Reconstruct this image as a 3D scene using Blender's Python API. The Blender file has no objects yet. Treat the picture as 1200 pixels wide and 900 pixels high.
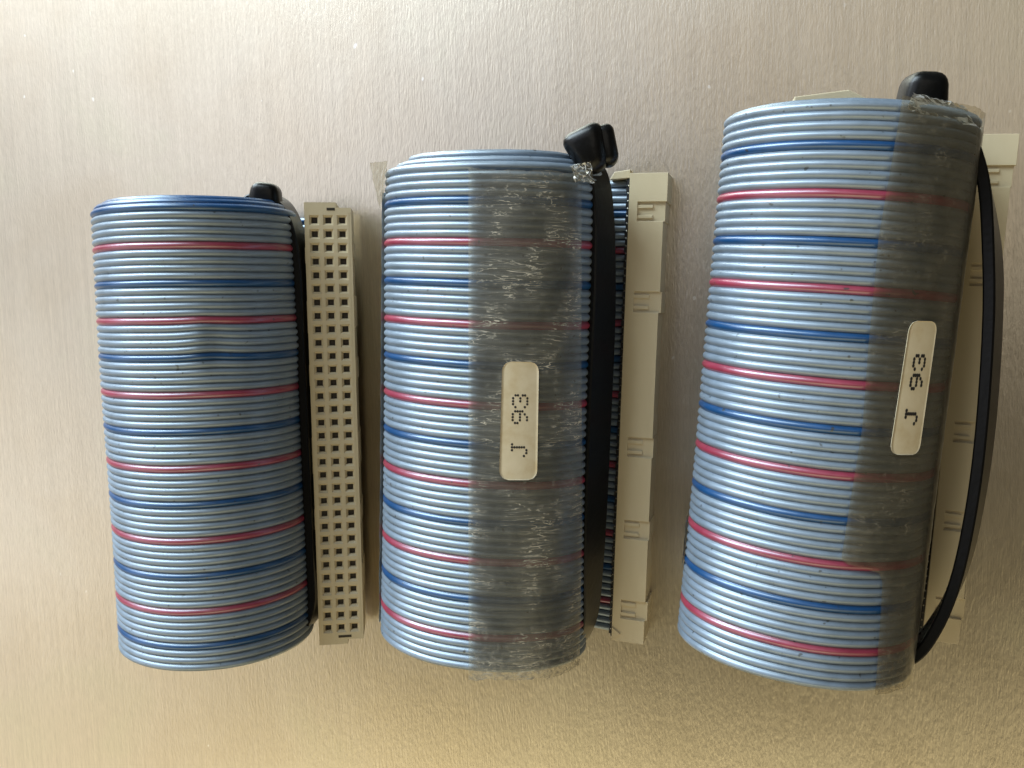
import bpy, bmesh, math, random
import numpy as np
from mathutils import Vector, Matrix

random.seed(7)
rng = np.random.default_rng(7)
MM = 0.001
sc = bpy.context.scene
COL = sc.collection

# ------------------------------------------------------------------ camera
cam_d = bpy.data.cameras.new("camera")
cam_d.sensor_fit = 'HORIZONTAL'; cam_d.sensor_width = 36.0; cam_d.lens = 28.864
cam_d.clip_start = 0.005; cam_d.clip_end = 50.0
cam = bpy.data.objects.new("camera", cam_d); COL.objects.link(cam)
R = np.array([[0.9532, 0.0, -0.3022], [-0.0300, -0.9951, -0.0945], [-0.3007, 0.0992, -0.9486]])
right, up, back = R[:, 0], -R[:, 1], -R[:, 2]
mw = Matrix(((right[0], up[0], back[0], 47.041 * MM),
             (right[1], up[1], back[1], 14.721 * MM),
             (right[2], up[2], back[2], 147.844 * MM), (0, 0, 0, 1)))
cam.matrix_world = mw
sc.camera = cam

# ------------------------------------------------------------------ light
world = bpy.data.worlds.new("World"); sc.world = world; world.use_nodes = True
bgn = world.node_tree.nodes['Background']
bgn.inputs[0].default_value = (1.0, 0.83, 0.60, 1); bgn.inputs[1].default_value = 0.03

def area(name, loc, target, sx, sy, power, color):
    l = bpy.data.lights.new(name, 'AREA'); l.shape = 'RECTANGLE'; l.size = sx; l.size_y = sy
    l.energy = power; l.color = color
    o = bpy.data.objects.new(name, l); COL.objects.link(o)
    o.location = loc
    o.rotation_euler = (Vector(target) - Vector(loc)).to_track_quat('-Z', 'Y').to_euler()
    return o
def around(az, el, r=1.1):
    a, e = math.radians(az), math.radians(el)
    return (r * math.cos(a) * math.cos(e), r * math.sin(a) * math.cos(e), r * math.sin(e))
area("window_light", around(128, 16), (0, 0, 0), 0.60, 0.45, 16.0, (0.76, 0.91, 1.0))
area("window_light", around(112, 34), (0, 0, 0), 0.60, 0.45, 7.5, (0.78, 0.93, 1.0))
area("window_light", around(145, 16), (0, 0, 0), 0.60, 0.45, 1.8, (0.9, 0.92, 1.0))
area("window_light", around(137, 60), (0, 0, 0), 0.80, 0.60, 1.0, (0.80, 0.82, 1.0))
area("left_wall_light", around(168, 40), (0, 0, 0), 1.2, 0.8, 2.35, (0.94, 0.96, 1.0))
area("left_wall_light", around(212, 20), (0, 0, 0), 1.2, 0.8, 1.9, (1.0, 0.97, 0.92))
area("room_light", around(237, 34), (0, 0, 0), 1.2, 0.8, 1.3, (1.0, 0.80, 0.40))
area("room_light", around(262, 34), (0, 0, 0), 1.2, 0.8, 2.6, (1.0, 0.91, 0.58))
area("room_light", around(295, 34), (0, 0, 0), 1.2, 0.8, 2.5, (1.0, 0.84, 0.48))
area("overhead_fill", around(50, 66), (0, 0, 0), 0.8, 0.6, 0.9, (1.0, 0.93, 0.80))  # added fill from above, brightens the top right of the table

sc.view_settings.view_transform = 'Standard'
sc.view_settings.look = 'None'
sc.view_settings.gamma = 1.0
sc.view_settings.use_curve_mapping = False
sc.view_settings.exposure = 0.0
sc.cycles.transparent_max_bounces = 16
sc.cycles.max_bounces = 8

# ------------------------------------------------------------------ materials
def mat(name, color, rough=0.5, metal=0.0, spec=0.5):
    m = bpy.data.materials.new(name); m.use_nodes = True
    b = m.node_tree.nodes['Principled BSDF']
    b.inputs['Base Color'].default_value = (*color, 1); b.inputs['Roughness'].default_value = rough
    b.inputs['Metallic'].default_value = metal; b.inputs['Specular IOR Level'].default_value = spec
    return m
def N(m, t, **kw):
    n = m.node_tree.nodes.new(t)
    for k, v in kw.items(): setattr(n, k, v)
    return n
def L(m, a, b): m.node_tree.links.new(a, b)
def P(m): return m.node_tree.nodes['Principled BSDF']
def coords(m, scale, src='Object'):
    tc = N(m, 'ShaderNodeTexCoord'); mp = N(m, 'ShaderNodeMapping')
    mp.inputs['Scale'].default_value = scale
    L(m, tc.outputs[src], mp.inputs['Vector']); return mp.outputs['Vector']
def noise(m, vec, scale=1.0, detail=3.0, rough=0.55, dist=0.0):
    n = N(m, 'ShaderNodeTexNoise'); n.inputs['Scale'].default_value = scale
    n.inputs['Detail'].default_value = detail; n.inputs['Roughness'].default_value = rough
    n.inputs['Distortion'].default_value = dist
    L(m, vec, n.inputs['Vector']); return n.outputs['Fac']
def ramp(m, fac, stops):
    r = N(m, 'ShaderNodeValToRGB'); e = r.color_ramp.elements
    while len(e) < len(stops): e.new(0.5)
    for i, (p, c) in enumerate(stops):
        e[i].position = p; e[i].color = (*c, 1) if len(c) == 3 else c
    L(m, fac, r.inputs['Fac']); return r.outputs['Color']
def mathn(m, op, a, b=None):
    n = N(m, 'ShaderNodeMath', operation=op)
    for i, x in enumerate((a, b)):
        if x is None: continue
        if isinstance(x, (int, float)): n.inputs[i].default_value = x
        else: L(m, x, n.inputs[i])
    return n.outputs[0]
def mixc(m, fac, a, b, blend='MIX'):
    n = N(m, 'ShaderNodeMix', data_type='RGBA', blend_type=blend)
    for i, x in ((0, fac), (6, a), (7, b)):
        if isinstance(x, (int, float)): n.inputs[i].default_value = x
        elif isinstance(x, tuple): n.inputs[i].default_value = (*x, 1)
        else: L(m, x, n.inputs[i])
    return n.outputs[2]
def bump(m, height, dist, strength=1.0, normal=None):
    b = N(m, 'ShaderNodeBump'); b.inputs['Distance'].default_value = dist; b.inputs['Strength'].default_value = strength
    L(m, height, b.inputs['Height'])
    if normal is not None: L(m, normal, b.inputs['Normal'])
    return b.outputs['Normal']

# textured metal sheet: upright grain, orange-peel relief
m_table = mat("textured_metal", (0.74, 0.66, 0.53), 0.40, 1.0)
grain = noise(m_table, coords(m_table, (4200, 330, 1)), 1, 3, 0.6)
peel = noise(m_table, coords(m_table, (2500, 620, 1)), 1, 3, 0.6)
broad = noise(m_table, coords(m_table, (40, 14, 1)), 1, 3, 0.5)
hh = mathn(m_table, 'ADD', mathn(m_table, 'MULTIPLY', grain, 0.6), peel)
L(m_table, bump(m_table, hh, 0.00006, 0.8), P(m_table).inputs['Normal'])
tc_ = mixc(m_table, broad, (0.72, 0.645, 0.525), (0.78, 0.70, 0.57))
fine = ramp(m_table, grain, [(0.3, (0.84, 0.84, 0.84)), (0.7, (1.06, 1.06, 1.06))])
base_ = mixc(m_table, 0.6, tc_, fine, 'MULTIPLY')
streak = noise(m_table, coords(m_table, (1500, 25, 1)), 1, 3, 0.6)
base_ = mixc(m_table, 1.0, base_, ramp(m_table, streak, [(0.3, (0.93, 0.93, 0.93)), (0.7, (1.05, 1.05, 1.05))]), 'MULTIPLY')
blot = noise(m_table, coords(m_table, (26, 30, 1)), 1, 4, 0.6, 0.4)
base_ = mixc(m_table, 1.0, base_, ramp(m_table, blot, [(0.35, (0.965, 0.95, 0.925)), (0.55, (1.0, 1.0, 1.0)), (0.7, (0.98, 1.0, 0.975))]), 'MULTIPLY')
specks = noise(m_table, coords(m_table, (420, 300, 1)), 1, 1, 0.5)
base_ = mixc(m_table, ramp(m_table, specks, [(0.775, (0, 0, 0)), (0.80, (0.8, 0.8, 0.8))]), base_, (0.95, 0.92, 0.85))
L(m_table, base_, P(m_table).inputs['Base Color'])
rr = N(m_table, 'ShaderNodeMapRange'); L(m_table, blot, rr.inputs[0]); rr.inputs[1].default_value = 0.3; rr.inputs[2].default_value = 0.7
rr.inputs[3].default_value = 0.30; rr.inputs[4].default_value = 0.33; L(m_table, rr.outputs[0], P(m_table).inputs['Roughness'])

def wire_mat(name, c, ior, r0, r1):
    m = mat(name, c, 0.3, 0.0, 0.5); P(m).inputs['IOR'].default_value = ior; P(m).inputs['Specular Tint'].default_value = (0.78, 0.90, 1.0, 1)
    v = coords(m, (900, 900, 900))
    n1 = noise(m, v, 0.35, 3, 0.6)
    L(m, mixc(m, 1.0, c, ramp(m, n1, [(0.3, (0.86, 0.86, 0.84)), (0.65, (1.06, 1.06, 1.06))]), 'MULTIPLY'), P(m).inputs['Base Color'])
    base = P(m).inputs['Base Color'].links[0].from_socket
    sp = noise(m, v, 1.1, 1, 0.5)
    L(m, mixc(m, ramp(m, sp, [(0.73, (0, 0, 0)), (0.77, (0.85, 0.85, 0.85))]), base, (0.03, 0.025, 0.02)), P(m).inputs['Base Color'])
    r = N(m, 'ShaderNodeMapRange'); L(m, n1, r.inputs[0]); r.inputs[3].default_value = r0; r.inputs[4].default_value = r1
    L(m, r.outputs[0], P(m).inputs['Roughness'])
    n2 = noise(m, v, 1.3, 2, 0.5)
    L(m, bump(m, n2, 0.00002, 0.3), P(m).inputs['Normal'])
    return m
m_grey = wire_mat("grey_wire_sheath", (0.175, 0.22, 0.28), 2.35, 0.34, 0.46)
m_blue = wire_mat("blue_wire_sheath", (0.008, 0.062, 0.185), 1.95, 0.26, 0.38)
m_red = wire_mat("red_wire_sheath", (0.31, 0.035, 0.07), 2.2, 0.26, 0.38)

m_cream = mat("cream_plastic", (0.52, 0.43, 0.28), 0.45)
cn = noise(m_cream, coords(m_cream, (400, 120, 400)), 1, 3)
L(m_cream, mixc(m_cream, cn, (0.52, 0.435, 0.28), (0.60, 0.51, 0.345)), P(m_cream).inputs['Base Color'])
L(m_cream, bump(m_cream, noise(m_cream, coords(m_cream, (5000, 5000, 5000)), 1, 2), 0.00003, 0.4), P(m_cream).inputs['Normal'])
m_black = mat("black_nylon", (0.005, 0.005, 0.005), 0.3, 0.0, 0.28)
L(m_black, bump(m_black, noise(m_black, coords(m_black, (1200, 1200, 1200)), 1, 2), 0.00006, 0.5), P(m_black).inputs['Normal'])
m_dark = mat("dark_contact", (0.035, 0.028, 0.02), 0.5, 0.3)
m_strip = mat("black_plastic", (0.015, 0.014, 0.014), 0.5)
m_tip = mat("metal_tip", (0.6, 0.57, 0.5), 0.3, 1.0)
m_ink = mat("black_ink", (0.02, 0.018, 0.018), 0.6)
m_paper = mat("yellowed_label", (0.68, 0.58, 0.40), 0.5)
pn = noise(m_paper, coords(m_paper, (260, 260, 260)), 1, 4, 0.6)
L(m_paper, ramp(m_paper, pn, [(0.25, (0.58, 0.46, 0.27)), (0.5, (0.68, 0.585, 0.41)), (0.75, (0.74, 0.65, 0.48))]), P(m_paper).inputs['Base Color'])

def tape_mat(name, tint, body, body_c, crease, sx, sy, seed, dirt=0.8, gloss=0.3):
    """clear adhesive tape gone brittle: tinted see-through film, cloudy body, pale crease lines"""
    m = bpy.data.materials.new(name); m.use_nodes = True
    nt = m.node_tree; nt.nodes.clear()
    out = N(m, 'ShaderNodeOutputMaterial')
    tr = N(m, 'ShaderNodeBsdfTransparent'); tr.inputs[0].default_value = (*tint, 1)
    pb = N(m, 'ShaderNodeBsdfPrincipled'); pb.inputs['Roughness'].default_value = 0.38; pb.inputs['Base Color'].default_value = (*body_c, 1)
    gl = N(m, 'ShaderNodeBsdfGlossy'); gl.inputs['Roughness'].default_value = gloss; gl.inputs[0].default_value = (0.9, 0.9, 0.88, 1)
    tc = N(m, 'ShaderNodeTexCoord'); mp = N(m, 'ShaderNodeMapping')
    mp.inputs['Scale'].default_value = (sx, sy, 1); mp.inputs['Location'].default_value = (seed, seed * 1.7, 0)
    L(m, tc.outputs['UV'], mp.inputs['Vector']); v = mp.outputs['Vector']
    n1 = noise(m, v, 1.0, 3.5, 0.55, 0.9)
    line = mathn(m, 'ABSOLUTE', mathn(m, 'SUBTRACT', n1, 0.5))
    lr = N(m, 'ShaderNodeMapRange', interpolation_type='SMOOTHSTEP'); L(m, line, lr.inputs[0])
    lr.inputs[1].default_value = 0.002; lr.inputs[2].default_value = 0.02; lr.inputs[3].default_value = 1.0; lr.inputs[4].default_value = 0.0
    mp2 = N(m, 'ShaderNodeMapping'); mp2.inputs['Location'].default_value = (seed * 3, 2, 0); mp2.inputs['Scale'].default_value = (0.16, 0.13, 1)
    L(m, tc.outputs['UV'], mp2.inputs['Vector'])
    patch = noise(m, mp2.outputs['Vector'], 1.0, 2, 0.5)
    pr = N(m, 'ShaderNodeMapRange'); L(m, patch, pr.inputs[0]); pr.inputs[1].default_value = 0.45; pr.inputs[2].default_value = 0.60
    crm = mathn(m, 'MULTIPLY', mathn(m, 'MULTIPLY', lr.outputs[0], pr.outputs[0]), crease)
    sep = N(m, 'ShaderNodeSeparateXYZ'); L(m, tc.outputs['UV'], sep.inputs[0])
    er = N(m, 'ShaderNodeMapRange'); L(m, sep.outputs['Y'], er.inputs[0]); er.inputs[1].default_value = 29; er.inputs[2].default_value = 39
    mp3 = N(m, 'ShaderNodeMapping'); mp3.inputs['Scale'].default_value = (0.9, 1.1, 1); L(m, tc.outputs['UV'], mp3.inputs['Vector'])
    grime = noise(m, mp3.outputs['Vector'], 1.0, 4, 0.65)
    gr = N(m, 'ShaderNodeMapRange'); L(m, mathn(m, 'ADD', grime, mathn(m, 'MULTIPLY', er.outputs[0], 0.22)), gr.inputs[0]); gr.inputs[1].default_value = 0.60; gr.inputs[2].default_value = 0.86
    grm = mathn(m, 'MULTIPLY', gr.outputs[0], dirt)
    L(m, mixc(m, grm, mixc(m, crm, body_c, (0.75, 0.70, 0.58)), (0.05, 0.04, 0.03)), pb.inputs['Base Color'])
    bm_ = bump(m, n1, 0.00012, 0.55); L(m, bm_, pb.inputs['Normal']); L(m, bm_, gl.inputs['Normal'])
    bfac = mathn(m, 'MINIMUM', mathn(m, 'ADD', mathn(m, 'MULTIPLY', patch, body * 2), mathn(m, 'ADD', mathn(m, 'MULTIPLY', crm, 0.8), mathn(m, 'MULTIPLY', grm, 0.75))), 1.0)
    mx = N(m, 'ShaderNodeMixShader'); L(m, bfac, mx.inputs[0]); L(m, tr.outputs[0], mx.inputs[1]); L(m, pb.outputs[0], mx.inputs[2])
    fr = N(m, 'ShaderNodeFresnel'); fr.inputs[0].default_value = 1.45; L(m, bm_, fr.inputs['Normal'])
    mg = N(m, 'ShaderNodeMixShader'); L(m, fr.outputs[0], mg.inputs[0]); L(m, mx.outputs[0], mg.inputs[1]); L(m, gl.outputs[0], mg.inputs[2])
    L(m, mg.outputs[0], out.inputs[0])
    return m
m_tape_grey = tape_mat("brittle_clear_tape", (0.94, 0.92, 0.85), 0.15, (0.50, 0.49, 0.43), 0.8, 0.16, 1.25, 3.0)
m_tape_brown = tape_mat("browned_clear_tape", (0.93, 0.89, 0.78), 0.15, (0.34, 0.30, 0.22), 0.22, 0.2, 0.8, 11.0)
m_tape_edge = tape_mat("crumpled_tape", (0.78, 0.75, 0.66), 0.20, (0.32, 0.29, 0.22), 0.9, 1.2, 1.2, 5.0, 0.0, 0.55)

# ------------------------------------------------------------------ object helpers
def mesh_obj(name, verts, faces, material, parent=None, smooth=True, uv=None, label=None):
    me = bpy.data.meshes.new(name)
    verts = np.asarray(verts, dtype=np.float64) * MM
    me.from_pydata(verts.tolist(), [], faces if isinstance(faces, list) else faces.tolist())
    if smooth: me.polygons.foreach_set('use_smooth', np.ones(len(me.polygons), dtype=bool))
    if uv is not None:
        l = me.uv_layers.new(name='UVMap'); vi = np.empty(len(me.loops), dtype=np.int32); me.loops.foreach_get('vertex_index', vi)
        l.data.foreach_set('uv', np.asarray(uv, dtype=np.float32)[vi].ravel())
    me.materials.append(material); me.update()
    o = bpy.data.objects.new(name, me); COL.objects.link(o)
    if parent is not None: o.parent = parent
    if label: o['label'] = label
    return o
def bm_obj(name, bm, material, parent=None, smooth=False, bevel=0.0, label=None):
    bmesh.ops.remove_doubles(bm, verts=bm.verts, dist=1e-4)
    bmesh.ops.recalc_face_normals(bm, faces=bm.faces)
    if bevel:
        ed = [e for e in bm.edges if len(e.link_faces) == 2 and e.calc_face_angle(0) > 0.6]
        bmesh.ops.bevel(bm, geom=ed, offset=bevel, segments=2, profile=0.5, affect='EDGES', clamp_overlap=True)
    for v in bm.verts: v.co *= MM
    me = bpy.data.meshes.new(name); bm.to_mesh(me); bm.free()
    if smooth:
        for p in me.polygons: p.use_smooth = True
        me.set_sharp_from_angle(angle=math.radians(40))
    me.materials.append(material)
    o = bpy.data.objects.new(name, me); COL.objects.link(o)
    if parent is not None: o.parent = parent
    if label: o['label'] = label
    return o
def thing(name, label, cat, group=None):
    o = bpy.data.objects.new(name, None); COL.objects.link(o); o.empty_display_size = 0.01
    o['label'] = label; o['category'] = cat
    if group: o['group'] = group
    return o
def quads(n, m, close_m=False):
    i = np.arange(n - 1)[:, None]; j = np.arange(m if close_m else m - 1)[None, :]
    a = i * m + j; b = i * m + (j + 1) % m
    return np.stack([a, b, b + m, a + m], -1).reshape(-1, 4)
def box(bm, x0, x1, y0, y1, z0, z1):
    vs = [bm.verts.new((x, y, z)) for z in (z0, z1) for x, y in ((x0, y0), (x1, y0), (x1, y1), (x0, y1))]
    for f in ((3, 2, 1, 0), (4, 5, 6, 7), (0, 1, 5, 4), (1, 2, 6, 5), (2, 3, 7, 6), (3, 0, 4, 7)): bm.faces.new([vs[k] for k in f])
def heightfield(bm, xs, ys, hfun, z0=0.0):
    """stepped block: every cell between the breaks has its own height; None = nothing there"""
    nx, ny = len(xs) - 1, len(ys) - 1
    Hh = [[hfun((xs[i] + xs[i + 1]) / 2, (ys[j] + ys[j + 1]) / 2) for j in range(ny)] for i in range(nx)]
    cache = {}
    def V(x, y, z):
        k = (round(x, 4), round(y, 4), round(z, 4))
        if k not in cache: cache[k] = bm.verts.new(k)
        return cache[k]
    def F(*p):
        try: bm.faces.new([V(*q) for q in p])
        except ValueError: pass
    def hz(i, j):
        if 0 <= i < nx and 0 <= j < ny and Hh[i][j] is not None: return Hh[i][j]
        return z0
    for i in range(nx):
        for j in range(ny):
            h = hz(i, j)
            if h <= z0: continue
            x0, x1, y0, y1 = xs[i], xs[i + 1], ys[j], ys[j + 1]
            F((x0, y0, h), (x1, y0, h), (x1, y1, h), (x0, y1, h))
            F((x0, y1, z0), (x1, y1, z0), (x1, y0, z0), (x0, y0, z0))
            for di, dj, a, b in ((-1, 0, (x0, y1), (x0, y0)), (1, 0, (x1, y0), (x1, y1)), (0, -1, (x0, y0), (x1, y0)), (0, 1, (x1, y1), (x0, y1))):
                g = hz(i + di, j + dj)
                if g < h: F((*a, g), (*b, g), (*b, h), (*a, h))

# ------------------------------------------------------------------ the surface underneath
bm = bmesh.new(); box(bm, -330, 270, -260, 260, -12, 0)
table = bm_obj("table_surface", bm, m_table); table['kind'] = 'structure'

# ------------------------------------------------------------------ ribbon cable rolls
class Coil:
    def __init__(s, C, d, a, b):
        s.C = np.array(C, float); s.d = np.array(d, float) / np.linalg.norm(d)
        e = np.cross([0, 0, 1.0], s.d); s.e = e if e[0] > 0 else -e
        s.a, s.b = a, b
    def pt(s, th, ss, off=0.0):
        """point on the outer turn: th in radians (0 = right flank, pi/2 = top), ss mm along the roll"""
        th, ss, off = np.broadcast_arrays(np.asarray(th, float), np.asarray(ss, float), np.asarray(off, float))
        c, n = np.cos(th), np.sin(th)
        # shift along the ellipse normal
        nx, ny = c / s.a, n / s.b; q = np.hypot(nx, ny)
        x = s.a * c + off * nx / q; z = s.b * n + off * ny / q
        return s.C + x[..., None] * s.e + z[..., None] * np.array([0, 0, 1.0]) + ss[..., None] * s.d

coils = [Coil((-55.944, -5.019, 17.08), (-0.013, -1, 0), 18.455, 17.04),
         Coil((-0.393, -6.697, 14.10), (-0.059, -0.998, 0), 18.73, 14.102),
         Coil((53.272, -3.283, 14.37), (-0.097, -0.995, 0), 17.565, 14.368)]
J0 = (-30, -34, -34)
TAIL_X = (18.0, 23.6, 19.6)        # how far right of the axis the flat tail runs
TAIL_H = (1.2, 3.6, 3.2)

def make_roll(ci, root, tele):
    c = coils[ci]
    turns = 6
    nth = [16, 18, 20, 24, 40, 112]
    th = np.concatenate([np.linspace(-math.pi / 2 - 2 * math.pi * (turns - k), -math.pi / 2 - 2 * math.pi * (turns - k - 1), nth[k], endpoint=False) for k in range(turns)])
    prog = (th + math.pi / 2) / (2 * math.pi)            # -3 .. 0 : turns before the outer end
    inset = -(np.minimum(prog + 0.85, 0)) * 1.05          # outer turn keeps its radius over the visible part
    shift = np.interp(prog, *tele)
    nt = 16
    ph = rng.uniform(0, 6.28, 12)
    # sheath section: round conductor with the thin web that joins it to its neighbours
    half = [(0.645, 0.10), (0.56, 0.135), (0.48, 0.245), (0.35, 0.375), (0.18, 0.475), (0.0, 0.505), (-0.18, 0.475), (-0.35, 0.375), (-0.48, 0.245), (-0.56, 0.135), (-0.645, 0.10)]
    prof = np.array(half + [(-0.50, -0.07), (-0.40, -0.30), (0.0, -0.5), (0.40, -0.30), (0.50, -0.07)])
    RN = len(prof)
    for k in range(64):
        j = J0[ci] + k
        s0 = j * 1.27
        dr = (0.10 * np.sin(2 * th + ph[0] + 0.11 * j) + 0.05 * np.sin(3 * th + ph[1] - 0.13 * j) + 0.02 * np.sin(7 * th + ph[2] + 0.2 * j))
        ds = (0.10 * np.sin(1 * th + ph[3] + 0.05 * j) + 0.05 * np.sin(3 * th + ph[4] + 0.09 * j) + 0.012 * np.sin(8 * th + ph[6] + 0.6 * j)) + rng.normal(0, 0.02)
        if ci == 0:
            # pressed dent: the wires ride up to a crease, then fall away on its right side
            td = np.degrees((th + 2 * math.pi))
            g = np.exp(-((s0 + 14.5) / 4.6) ** 2)
            x = td - 58
            dr = dr + g * np.where(x > 0, 0.6 * np.exp(-(x / 16) ** 2), 0.6 - 1.35 * (1 - np.exp(-((x / 9) ** 2))) * np.exp(-((x / 26) ** 2)))* (np.abs(x) < 70)
            ds = ds - g * 0.35 * np.exp(-((x + 6) / 12) ** 2)
        A = c.a - 0.5 - inset + dr * 0.8; Bz = c.b - 0.5 - inset + dr * 0.8
        x = A * np.cos(th); z = Bz * np.sin(th)
        if ci == 1: ds = ds + 0.0
        ss = s0 + shift + ds
        # tail: runs off flat to the right, then up to the connector
        tx = np.linspace(0.6, TAIL_X[ci], nt); u = tx / TAIL_X[ci]
        tz0 = -c.C[2] + 0.55
        tz = tz0 + (TAIL_H[ci] - 0.55) * (u * u * (3 - 2 * u)) + 0.0 * u
        x = np.concatenate([x, tx]); z = np.concatenate([np.maximum(z, tz0), tz]); ss = np.concatenate([ss, s0 + ds[-1] * (1 - u)])
        pth = c.C + x[:, None] * c.e + z[:, None] * np.array([0, 0, 1.0]) + ss[:, None] * c.d
        t = np.gradient(pth, axis=0); t /= np.linalg.norm(t, axis=1)[:, None]
        nrm = np.cross(t, c.d); nrm /= np.linalg.norm(nrm, axis=1)[:, None]
        V = pth[:, None, :] + prof[None, :, 0, None] * c.d + prof[None, :, 1, None] * nrm[:, None, :]
        n = len(pth)
        F = quads(n, RN, True).tolist(); F.append(list(range(RN - 1, -1, -1))); F.append(list(range((n - 1) * RN, n * RN)))
        m, lab = m_grey, None
        if j % 10 == 0: m, lab = m_blue, "blue marker wire"
        elif j % 5 == 0: m, lab = m_red, "red marker wire"
        mesh_obj("wire", V.reshape(-1, 3), F, m, root, True, label=lab)

rolls = [thing("ribbon_cable", "leftmost ribbon cable roll, bare of tape, its connector's pin holes facing up", "ribbon cable", "rolled ribbon cables lying side by side"),
         thing("ribbon_cable", "middle ribbon cable roll under crinkled grey tape with an upright white sticker", "ribbon cable", "rolled ribbon cables lying side by side"),
         thing("ribbon_cable", "rightmost ribbon cable roll with browned tape and a slanted sticker at its flank", "ribbon cable", "rolled ribbon cables lying side by side")]
make_roll(0, rolls[0], ([-6, -2.3, -1.9, -1.15, -0.92, 0], [-1.6, -1.5, -0.9, -0.8, 0, 0]))
make_roll(1, rolls[1], ([-6, -4.2, -3.9, -2.4, -1.9, -1.1, 0], [-2.5, -2.4, -1.3, -1.1, -0.3, 0, 0]))
make_roll(2, rolls[2], ([-6, -2.2, -1.15, -0.92, 0], [-0.7, -0.7, -0.3, 0, 0]))

# ------------------------------------------------------------------ tape and stickers
def wob(x, seed, amp, f=1.0):
    r = np.random.default_rng(seed); p = r.uniform(0, 6.28, 6); w = np.array([1, 2.3, 3.9, 6.1, 11.3, 17.0]) * f
    return amp * sum(np.sin(x * w[i] + p[i]) / (1 + i * 0.55) for i in range(6)) / 2.2

def tape_patch(name, ci, left, rightf, s0, s1, root, material, seed, off=0.35, nth=70, ns=150, lift=0.12, label=None):
    """film over the outer turn from the left edge angle to the right edge angle (degrees, functions of s)"""
    c = coils[ci]
    u = np.linspace(0, 1, nth)[None, :]; v = np.linspace(0, 1, ns)[:, None]
    sl = s0 + (s1 - s0) * v
    thl = np.radians(left(sl)); thr = np.radians(rightf(sl))
    th = thl + (thr - thl) * u
    e0 = wob(u * 9, seed, 0.22, 1.0) ; e1 = wob(u * 8, seed + 1, 0.32, 1.0)
    ss = sl + e0 * np.maximum(0, 1 - v * 25) + e1 * np.maximum(0, 1 - (1 - v) * 25)
    wr = wob(ss * 0.9 + 3 * np.sin(th * 4), seed + 2, 0.035) + wob(th * 14 + ss * 0.25, seed + 3, 0.03)
    o = off + lift * 0.3 + wr
    Vv = c.pt(th, ss, o)
    U = np.stack([np.broadcast_to(th * c.a, ss.shape), ss], -1).reshape(-1, 2)
    return mesh_obj(name, Vv.reshape(-1, 3), quads(ns, nth)[:, ::-1], material, root, True, uv=U, label=label)

lin = lambda xs, ys: (lambda s: np.interp(s, xs, ys))
tape_patch("tape_strip", 1, lin([-42.5, 38], [86.9, 81.7]), lin([-42.5, -16, 12, 26, 39], [28, 23.5, 16.5, 14.5, 13]), -42.4, 38.4, rolls[1], m_tape_grey, 21)
tape_patch("tape_strip", 2, lin([-43, -26, -12, -1, 6, 17.9, 18.6, 19.5, 21, 36.5], [72, 75, 74, 72.5, 73.5, 75, 72, 56.5, 54, 50.5]), lin([-43, 38], [-60, -60]), -44.2, 37.9, rolls[2], m_tape_brown, 41, nth=110)

def sticker(ci, corners, root, glyph_anchors, dot, seed, bend=0.0):
    """rounded paper label lying on the tape; corners = (th,s) of top-left, top-right, bottom-left, bottom-right"""
    c = coils[ci]; TL, TR, BL, BR = [np.array(q, float) for q in corners]
    W, Hh, r = 6.3, 18.6, 1.55
    def surf(x, y, off):
        u, v = x / W, y / Hh
        q = (TL * (1 - u) + TR * u) * (1 - v) + (BL * (1 - u) + BR * u) * v
        return c.pt(math.radians(q[0]), q[1], off)
    nx, ny = 14, 40
    V, F = [], []
    ys = np.concatenate([np.linspace(0, r, 9)[:-1], np.linspace(r, Hh - r, 25)[:-1], np.linspace(Hh - r, Hh, 9)])
    OFF = 0.62
    for y in ys:
        d = max(r - y, y - (Hh - r), 0); ins = r - math.sqrt(max(r * r - d * d, 0))
        for k in range(nx):
            x = ins + (W - 2 * ins) * k / (nx - 1)
            V.append(surf(x, y, OFF))
    F = quads(len(ys), nx).tolist()
    n = len(V)
    # thickness: a second sheet below and a rim
    V2 = [surf(0, 0, 0)] * 0
    for y in ys:
        d = max(r - y, y - (Hh - r), 0); ins = r - math.sqrt(max(r * r - d * d, 0))
        for k in range(nx): V2.append(surf(ins + (W - 2 * ins) * k / (nx - 1), y, OFF - 0.14))
    V += V2
    rim = [i for i in range(nx)] + [i * nx + nx - 1 for i in range(1, len(ys))] + [(len(ys) - 1) * nx + k for k in range(nx - 2, -1, -1)] + [i * nx for i in range(len(ys) - 2, 0, -1)]
    for i in range(len(rim)):
        a, b = rim[i], rim[(i + 1) % len(rim)]; F.append([a, b, b + n, a + n])
    st = mesh_obj("sticker", V, F, m_paper, root, True)
    glyphs = {'J': ["..111", "...1.", "...1.", "...1.", "...1.", "1..1.", ".11.."],
              '9': [".111.", "1...1", "1...1", ".1111", "....1", "...1.", ".11.."],
              '3': [".111.", "1...1", "....1", "..11.", "....1", "1...1", ".111."]}
    for ch, gy in zip("J93", glyph_anchors):
        bmv, bmf = [], []
        for row, line in enumerate(glyphs[ch]):
            for colm, q in enumerate(line):
                if q != '1': continue
                # turned a quarter left: text up = sticker left, text right = sticker top
                x = 1.95 + row * 0.40; y = gy - colm * 0.46
                base = len(bmv)
                for a in range(10):
                    bmv.append(surf(x + dot * math.cos(a * math.pi / 5), y + dot * math.sin(a * math.pi / 5), OFF + 0.03))
                bmf.append(list(range(base, base + 10)))
        mesh_obj("printed_letter", bmv, bmf, m_ink, st, False)
    return st
sticker(1, ((68.8, -13.4), (50.7, -13.4), (68.9, 5.25), (49.8, 5.25)), rolls[1], (14.75, 9.55, 7.05), 0.20, 1)
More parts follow.
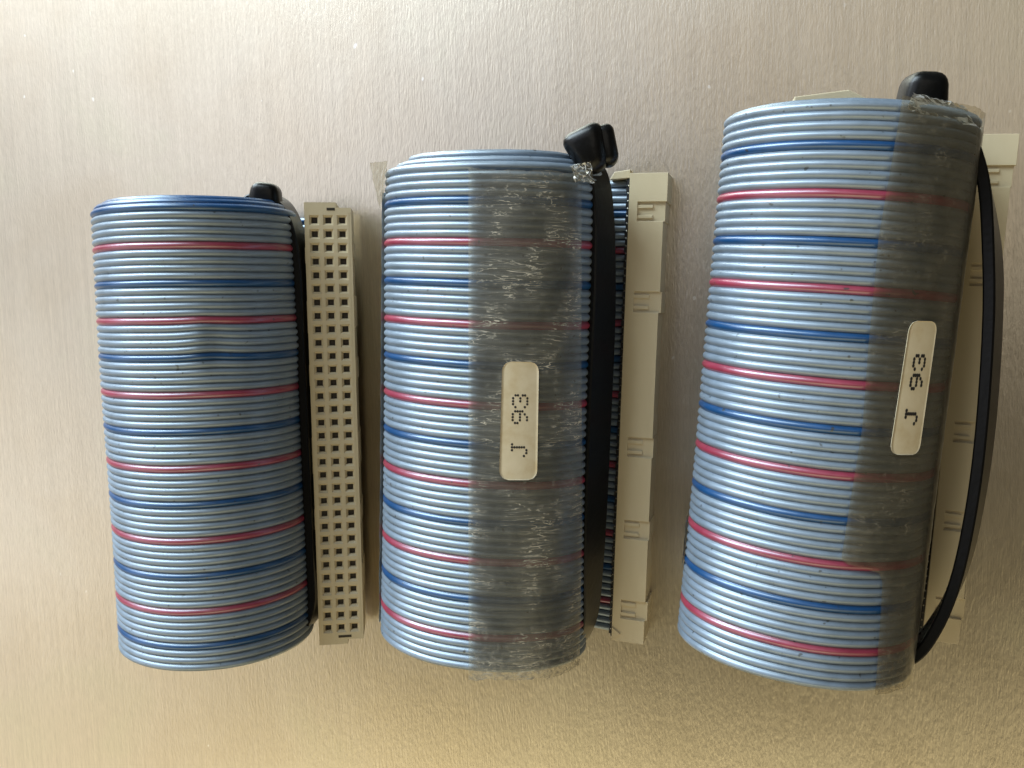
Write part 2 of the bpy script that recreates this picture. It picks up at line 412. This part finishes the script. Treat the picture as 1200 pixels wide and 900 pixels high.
sticker(2, ((56.8, -15.5), (41.0, -15.6), (58.9, 2.8), (42.3, 2.8)), rolls[2], (14.2, 9.3, 6.6), 0.27, 2)

# ------------------------------------------------------------------ connectors
def place(o, origin, along, tilt=0.0):
    """local x = across, y = back along the part (top end at y = 0, running to -y), z = up"""
    a = Vector(along).normalized(); y = -a; z = Vector((0, 0, 1)); x = y.cross(z).normalized()
    Mx = Matrix((x, y, z)).transposed().to_4x4()
    o.matrix_basis = Matrix.Translation(Vector(origin) * MM) @ Mx @ Matrix.Rotation(tilt, 4, 'Y')

def face_up_connector(root):
    """96-way socket block standing on its back; three columns of square pin holes"""
    bm = bmesh.new()
    pit, half = 2.54, 1.27
    def ring(cx, cy, h, z): return [(cx - h, cy - h, z), (cx + h, cy - h, z), (cx + h, cy + h, z), (cx - h, cy + h, z)]
    def band(a, b):
        for k in range(4):
            l = (k + 1) % 4
            bm.faces.new([bm.verts.new(p) for p in (a[k], a[l], b[l], b[k])])
    for r in range(32):
        for q in (-1, 0, 1):
            cx, cy = q * pit, -r * pit
            r0, r1, r2, r3 = ring(cx, cy, half, 0), ring(cx, cy, 0.93, 0), ring(cx, cy, 0.56, -0.40), ring(cx, cy, 0.52, -3.2)
            band(r0, r1); band(r1, r2); band(r2, r3)
            bm.faces.new([bm.verts.new(p) for p in r3])
    top, bot = half, -31 * pit - half
    e = 3 * half
    def slab(x0, x1, y0, y1, z0, z1): box(bm, x0, x1, y0, y1, z0, z1)
    # walls round the hole field, butted against it
    slab(-e - 0.5, -e, bot, top, -7.6, 0.0)
    slab(e, e + 0.45, bot, top, -7.6, -0.05)
    slab(-e - 0.5, 1.5, top, top + 2.0, -7.6, 0.0); slab(1.5, e + 0.45, top, top + 1.0, -7.6, 0.0)
    slab(-e - 0.5, 1.2, bot - 2.0, bot, -7.6, 0.0); slab(1.2, e + 0.45, bot - 1.1, bot, -7.6, 0.0)
    slab(-e, e, bot, top, -7.6, -3.4)
    for y0, y1 in ((-7, -4), (-20, -14), (-30, -26), (-47, -40), (-58, -54), (-72, -66)):
        slab(e + 0.45, e + 0.62, y0, y1, -7.6, -0.5); slab(-e - 0.64, -e - 0.5, y0 - 1, y1 - 1, -7.6, -0.4)
    o = bm_obj("connector", bm, m_cream, root)
    cm = bpy.data.meshes.new("contact")
    b2 = bmesh.new()
    b2.free()
    b2 = bmesh.new(); box(b2, -0.48, 0.48, -0.48, 0.48, -3.15, -0.8)
    for v in b2.verts: v.co *= MM
    b2.to_mesh(cm); b2.free(); cm.materials.append(m_dark)
    for r in range(32):
        for q in (-1, 0, 1):
            k = bpy.data.objects.new("contact", cm); COL.objects.link(k); k.parent = o
            k.location = (q * pit * MM, -r * pit * MM, 0)
    for (x0, x1, y) in ((-0.2, 1.3, top + 0.75), (-0.6, 1.9, bot - 0.45)):
        b3 = bmesh.new(); box(b3, x0, x1, y - 0.25, y + 0.25, -0.3, 0.03)
        bm_obj("slot", b3, m_dark, o)
    return o
c1 = face_up_connector(rolls[0])
place(c1, (-31.88, 31.67, 10.0), (-0.0202, -0.9998, 0), math.radians(25))

def side_connector(root, k):
    """same block lying on its side: flank with clip recesses, black pierced contacts along the ribbon edge"""
    Lg = 82.7
    notches = ((4.77, 8.05), (19.9, 23.5), (45.3, 48.8), (60.2, 63.6), (74.9, 78.4))
    xs = [0, 1.5, 4.1, 5.8, 5.95, 6.2, 6.45]
    ysb = {0.0, Lg}
    for a, b in notches:
        w = b - a; ysb |= {a, a + 0.16 * w, a + 0.32 * w, a + 0.68 * w, a + 0.84 * w, b}
    ys = sorted(-y for y in ysb)
    top = 6.0
    def edge(v):
        for i, (a, b) in enumerate(notches):
            if a <= v <= b: return (6.2, 6.2, 5.95, 5.95, 6.2)[i]
        return 6.45 if v < 4.77 else (5.95 if v < 20 else 5.8)
    def hf(x, y):
        v = -y
        if x > edge(v): return None
        for a, b in notches:
            if a <= v <= b and x > 1.5:
                q = (v - a) / (b - a)
                if x < 4.1 and (0.16 < q < 0.32 or 0.68 < q < 0.84): return top - 0.12
                return top - 0.42
        return top
    bm = bmesh.new(); heightfield(bm, xs, ys, hf)
    o = bm_obj("connector", bm, m_cream, root, bevel=0.09)
    bm = bmesh.new()
    for i in range(64):
        y = -1.4 - i * 1.27
        box(bm, -0.55 - 0.12 * (i % 2), 0, y - 0.42, y + 0.42, 1.0, 5.2)
    box(bm, -0.3, -0.004, -82.2, -0.8, 0.6, 5.5)
    s_ = bm_obj("contact_strip", bm, m_strip, o); s_['kind'] = 'stuff'
    bm = bmesh.new()
    for i in range(64):
        y = -2.03 - i * 1.27
        bmesh.ops.create_icosphere(bm, subdivisions=1, radius=0.16, matrix=Matrix.Translation((-0.28, y, 5.5)))
    t_ = bm_obj("contact_tips", bm, m_tip, o, smooth=True); t_['kind'] = 'stuff'
    # end clip beside the ribbon, wedge shaped
    bm = bmesh.new()
    pts = [(-3.6, -0.9), (-2.9, 0.35), (-0.1, 0.75), (-0.1, -0.7)]
    lo = [bm.verts.new((x, y, 2.5)) for x, y in pts]; hi = [bm.verts.new((x, y, 5.2)) for x, y in pts]
    bm.faces.new(lo[::-1]); bm.faces.new(hi)
    for i in range(4): bm.faces.new([lo[i], lo[(i + 1) % 4], hi[(i + 1) % 4], hi[i]])
    bm_obj("end_clip", bm, m_cream, o, bevel=0.1)
    if k == 1:
        bm = bmesh.new()
        pts = [(0.05, -80.2), (1.6, -81.3), (0.05, -82.55)]
        lo = [bm.verts.new((x, y, 5.9)) for x, y in pts]; hi = [bm.verts.new((x, y, 6.22)) for x, y in pts]
        bm.faces.new(hi)
        for i in range(3): bm.faces.new([lo[i], lo[(i + 1) % 3], hi[(i + 1) % 3], hi[i]])
        bm_obj("pin_mark", bm, m_cream, o)
    return o
c2 = side_connector(rolls[1], 1); place(c2, (24.02, 36.57, 0.0), (-4.77, -82.56, 0))
c3 = side_connector(rolls[2], 2); place(c3, (76.3, 38.45, -0.0), (-6.05, -79.6, 0)); c3.scale = (0.92, 0.965, 0.9)

# second plug of the right-hand cable, rolled up inside its core: only its corner pokes out at the top
bm = bmesh.new()
pts = [(-5.2, -80), (5.0, -80), (5.0, 0.2), (2.0, 1.5), (-5.2, 0.4)]
lo = [bm.verts.new((x, y, -4.0)) for x, y in pts]; hi = [bm.verts.new((x, y, 5.4)) for x, y in pts]
bm.faces.new(lo[::-1]); bm.faces.new(hi)
for i in range(5): bm.faces.new([lo[i], lo[(i + 1) % 5], hi[(i + 1) % 5], hi[i]])
inner = bm_obj("connector", bm, m_cream, rolls[2], bevel=0.15)
place(inner, (54.5, 42.2, 15.5), (-0.097, -0.995, 0), 0.12)

# ------------------------------------------------------------------ tape ends sticking out
def crumple(name, quadpts, root, material, seed, amp, n=12, m=12):
    """small free end of tape: a bilinear sheet, creased"""
    A, B, C_, D = [np.array(q, float) for q in quadpts]
    r = np.random.default_rng(seed)
    u = np.linspace(0, 1, n)[None, :, None]; v = np.linspace(0, 1, m)[:, None, None]
    G = (A * (1 - u) + B * u) * (1 - v) + (D * (1 - u) + C_ * u) * v
    G = G + r.normal(0, amp, G.shape)
    U = np.stack(np.meshgrid(np.linspace(0, 4, n), np.linspace(0, 4, m)), -1).reshape(-1, 2)
    return mesh_obj(name, G.reshape(-1, 3), quads(m, n), material, root, False, uv=U)
T = math.radians
k2, k3 = coils[1], coils[2]
crumple("tape_end", (k2.pt(T(143), -44.8, 0.4), k2.pt(T(158), -45.0, 2.7), k2.pt(T(161), -37.5, 0.9), k2.pt(T(153), -39.5, 0.4)), rolls[1], m_tape_edge, 1, 0.06)
crumple("tape_end", (k2.pt(T(162), -40.2, 0.55), k2.pt(T(185), -41, 0.6), k2.pt(T(185), 36, 0.5), k2.pt(T(163), 36, 0.45)), rolls[1], m_tape_edge, 2, 0.03, 6, 60)
crumple("tape_end", (k2.pt(T(36), -43.6, 0.6), k2.pt(T(27), -44.2, 2.0), k2.pt(T(24), -41.0, 2.1), k2.pt(T(34), -41.2, 0.7)), rolls[1], m_tape_edge, 3, 0.12)
crumple("tape_end", (k3.pt(T(66), -45.0, -0.6), k3.pt(T(36), -44.4, -0.6), k3.pt(T(30), -41.5, 0.8), k3.pt(T(70), -42.6, 0.7)), rolls[2], m_tape_edge, 4, 0.10, 16, 10)
crumple("tape_end", (k3.pt(T(172), 19, 0.3), k3.pt(T(200), 19.5, 1.6), k3.pt(T(200), 27, 1.6), k3.pt(T(172), 27, 0.3)), rolls[2], m_tape_brown, 5, 0.05)

# ------------------------------------------------------------------ cable ties
def smooth_path(P_, n):
    P_ = np.asarray(P_, float); m = len(P_)
    out = []
    for i in range(m - 1):
        p0, p1, p2, p3 = P_[max(i - 1, 0)], P_[i], P_[i + 1], P_[min(i + 2, m - 1)]
        for t in np.linspace(0, 1, n, endpoint=False):
            out.append(0.5 * ((2 * p1) + (-p0 + p2) * t + (2 * p0 - 5 * p1 + 4 * p2 - p3) * t * t + (-p0 + 3 * p1 - 3 * p2 + p3) * t ** 3))
    out.append(P_[-1]); return np.array(out)
def strap(root, ctrl, width=7.2, thick=1.5):
    """ctrl rows: x y z nx ny nz - the band's centre and the way its flat side faces"""
    Q = smooth_path(ctrl, 14); c, nn = Q[:, :3], Q[:, 3:]
    t = np.gradient(c, axis=0); t /= np.linalg.norm(t, axis=1)[:, None]
    nn = nn - t * (nn * t).sum(1)[:, None]; nn /= np.linalg.norm(nn, axis=1)[:, None]
    w = np.cross(t, nn)
    prof = [(-1, -0.35), (-0.93, -0.5), (-0.62, -0.5), (-0.58, -0.28), (0.58, -0.28), (0.62, -0.5), (0.93, -0.5), (1, -0.35), (1, 0.35), (0.93, 0.5), (-0.93, 0.5), (-1, 0.35)]
    V = np.stack([c + w * (px * width / 2) + nn * (pz * thick) for px, pz in prof], 1)
    F = quads(len(c), len(prof), True).tolist()
    F.append(list(range(len(prof) - 1, -1, -1))); F.append(list(range((len(c) - 1) * len(prof), len(c) * len(prof))))
    o = mesh_obj("strap", V.reshape(-1, 3), F, m_black, root, True)
    o.data.set_sharp_from_angle(angle=math.radians(35))
    return o
def teeth(root, ctrl, width=7.2, thick=1.5, side=1):
    Q = smooth_path(ctrl, 40); c, nn = Q[:, :3], Q[:, 3:]
    seg = np.r_[0, np.cumsum(np.linalg.norm(np.diff(c, axis=0), axis=1))]
    s_ = np.arange(2, seg[-1] - 2, 1.0)
    c = np.stack([np.interp(s_, seg, c[:, k]) for k in range(3)], 1); nn = np.stack([np.interp(s_, seg, nn[:, k]) for k in range(3)], 1)
    t = np.gradient(c, axis=0); t /= np.linalg.norm(t, axis=1)[:, None]
    nn = nn - t * (nn * t).sum(1)[:, None]; nn /= np.linalg.norm(nn, axis=1)[:, None]
    w = np.cross(t, nn); V, F = [], []
    for i in range(len(c)):
        b = len(V)
        for aw in (-0.5, 0.5):
            for at_, ah in ((-0.42, 0.2), (0.42, 0.2), (0.3, 0.58)):
                V.append(c[i] + w[i] * aw * width * 0.55 + t[i] * at_ - nn[i] * ah * thick * side)
        F += [[b, b + 1, b + 2], [b + 5, b + 4, b + 3], [b, b + 3, b + 4, b + 1], [b + 1, b + 4, b + 5, b + 2], [b + 2, b + 5, b + 3, b]]
    o = mesh_obj("strap_teeth", V, F, m_black, root, False); o['kind'] = 'stuff'
def tie_head(root, centre, ydir, zdir, w, h, d, taper=0.72, name="head", wide_at_top=True, rnd=0.22):
    """rounded, tapering block; y along the strap, z the way its broad face looks"""
    y = Vector(ydir).normalized(); z = Vector(zdir); z = (z - y * z.dot(y)).normalized(); x = y.cross(z)
    bm = bmesh.new(); bmesh.ops.create_cube(bm, size=1.0)
    for v in bm.verts:
        k = 1.0 if (v.co.y > 0) == wide_at_top else taper
        v.co = Vector((v.co.x * w * k, v.co.y * h, v.co.z * d * (1 if k == 1 else 0.85)))
    bmesh.ops.bevel(bm, geom=list(bm.edges), offset=min(w, h, d) * rnd, segments=4, profile=0.5, affect='EDGES')
    Mx = Matrix((x, y, z)).transposed()
    for v in bm.verts: v.co = Mx @ v.co + Vector(centre)
    return bm_obj(name, bm, m_black, root, smooth=True)

G_ = "black cable ties round the rolls"
t1 = thing("cable_tie", "black cable tie mostly hidden between the bare roll and its connector", "cable tie", G_)
ctrl = [(-49, 34, 13.5, 0, 1, 0.6), (-45, 36.4, 13.0, 0.3, 1, 0.1), (-40.0, 34.4, 11.5, 0.9, 0.5, -0.2), (-38.1, 26, 10.2, 1, 0, -0.3), (-38.2, 8, 10.0, 1, 0, -0.3), (-38.4, -12, 10.0, 1, 0, -0.3), (-38.7, -30, 10.0, 1, 0, -0.3), (-38.6, -42.5, 10.4, 1, -0.2, -0.2), (-42.0, -48.2, 11.8, 0.3, -1, 0.0), (-47, -48.8, 13.5, -0.2, -1, 0), (-50, -44, 14.5, -1, -0.3, 0)]
strap(t1, ctrl)
tie_head(t1, (-41.9, 35.8, 14.6), (0.15, 1, 0.0), (0.3, -0.2, 1), 4.6, 5.6, 5.2, 1.45, rnd=0.32)

t2 = thing("cable_tie", "black cable tie with a big square head beside the crinkled tape", "cable tie", G_)
ctrl = [(12, 36.0, 12.0, 0, 1, 0.5), (16, 38.0, 14.6, 0.3, 0.8, 0.5), (19.8, 35.5, 15.4, 0.9, 0.2, 0.35), (20.7, 29, 14.9, 0.93, 0, 0.36), (20.6, 18, 14.7, 0.90, 0, 0.43), (20.1, 8, 14.6, 0.87, 0, 0.48), (19.2, -6, 14.5, 0.87, 0, 0.48), (18.4, -18, 14.2, 0.88, 0, 0.46), (17.5, -30, 13.6, 0.92, 0, 0.38), (16.4, -40, 12.6, 0.97, -0.2, 0.22), (13.5, -45.4, 12.4, 0.6, -0.8, 0.1), (8, -46.6, 12.4, 0, -1, 0), (4, -43, 12.4, -0.5, -0.8, 0)]
strap(t2, ctrl, 5.8, 1.5)
tie_head(t2, (19.6, 38.6, 18.0), (-0.38, 1, 0.10), (0.1, -0.25, 1), 7.4, 7.4, 6.2, 0.58, rnd=0.33)
tie_head(t2, (21.9, 39.2, 17.0), (-0.30, 1, 0.05), (0.3, -0.2, 1), 4.4, 6.4, 5.4, 0.66, rnd=0.33, name="tail_stub")

t3 = thing("cable_tie", "black cable tie bowing out as a loop across the cream connector", "cable tie", G_)
ctrl = [(66, 40.5, 15, -0.3, 1, 0.4), (70.5, 40.2, 15.5, 0.5, 0.9, 0.3), (73.6, 36.5, 15.2, 0.85, 0.3, 0.25), (75.6, 30, 14.6, 0.95, 0.15, 0.22), (77.0, 20, 14.2, 0.93, 0.05, 0.36), (77.3, 10, 14.0, 0.93, 0, 0.37), (76.8, -4, 14.0, 0.93, 0, 0.37), (75.7, -16, 14.0, 0.93, -0.1, 0.35), (73.8, -27, 14.0, 0.9, -0.3, 0.32), (70.9, -35, 13.8, 0.8, -0.6, 0.2), (67.5, -40.0, 13.5, 0.5, -0.85, 0.1), (61, -43.0, 13.4, 0, -1, 0), (56, -40, 13.4, -0.5, -0.8, 0)]
strap(t3, ctrl, 7.2, 1.6)
teeth(t3, ctrl, 7.2, 1.6)
tie_head(t3, (67.3, 42.4, 15.6), (0.1, 1, 0.1), (0.2, -0.3, 1), 5.2, 6.8, 6.2, 1.35, rnd=0.34)
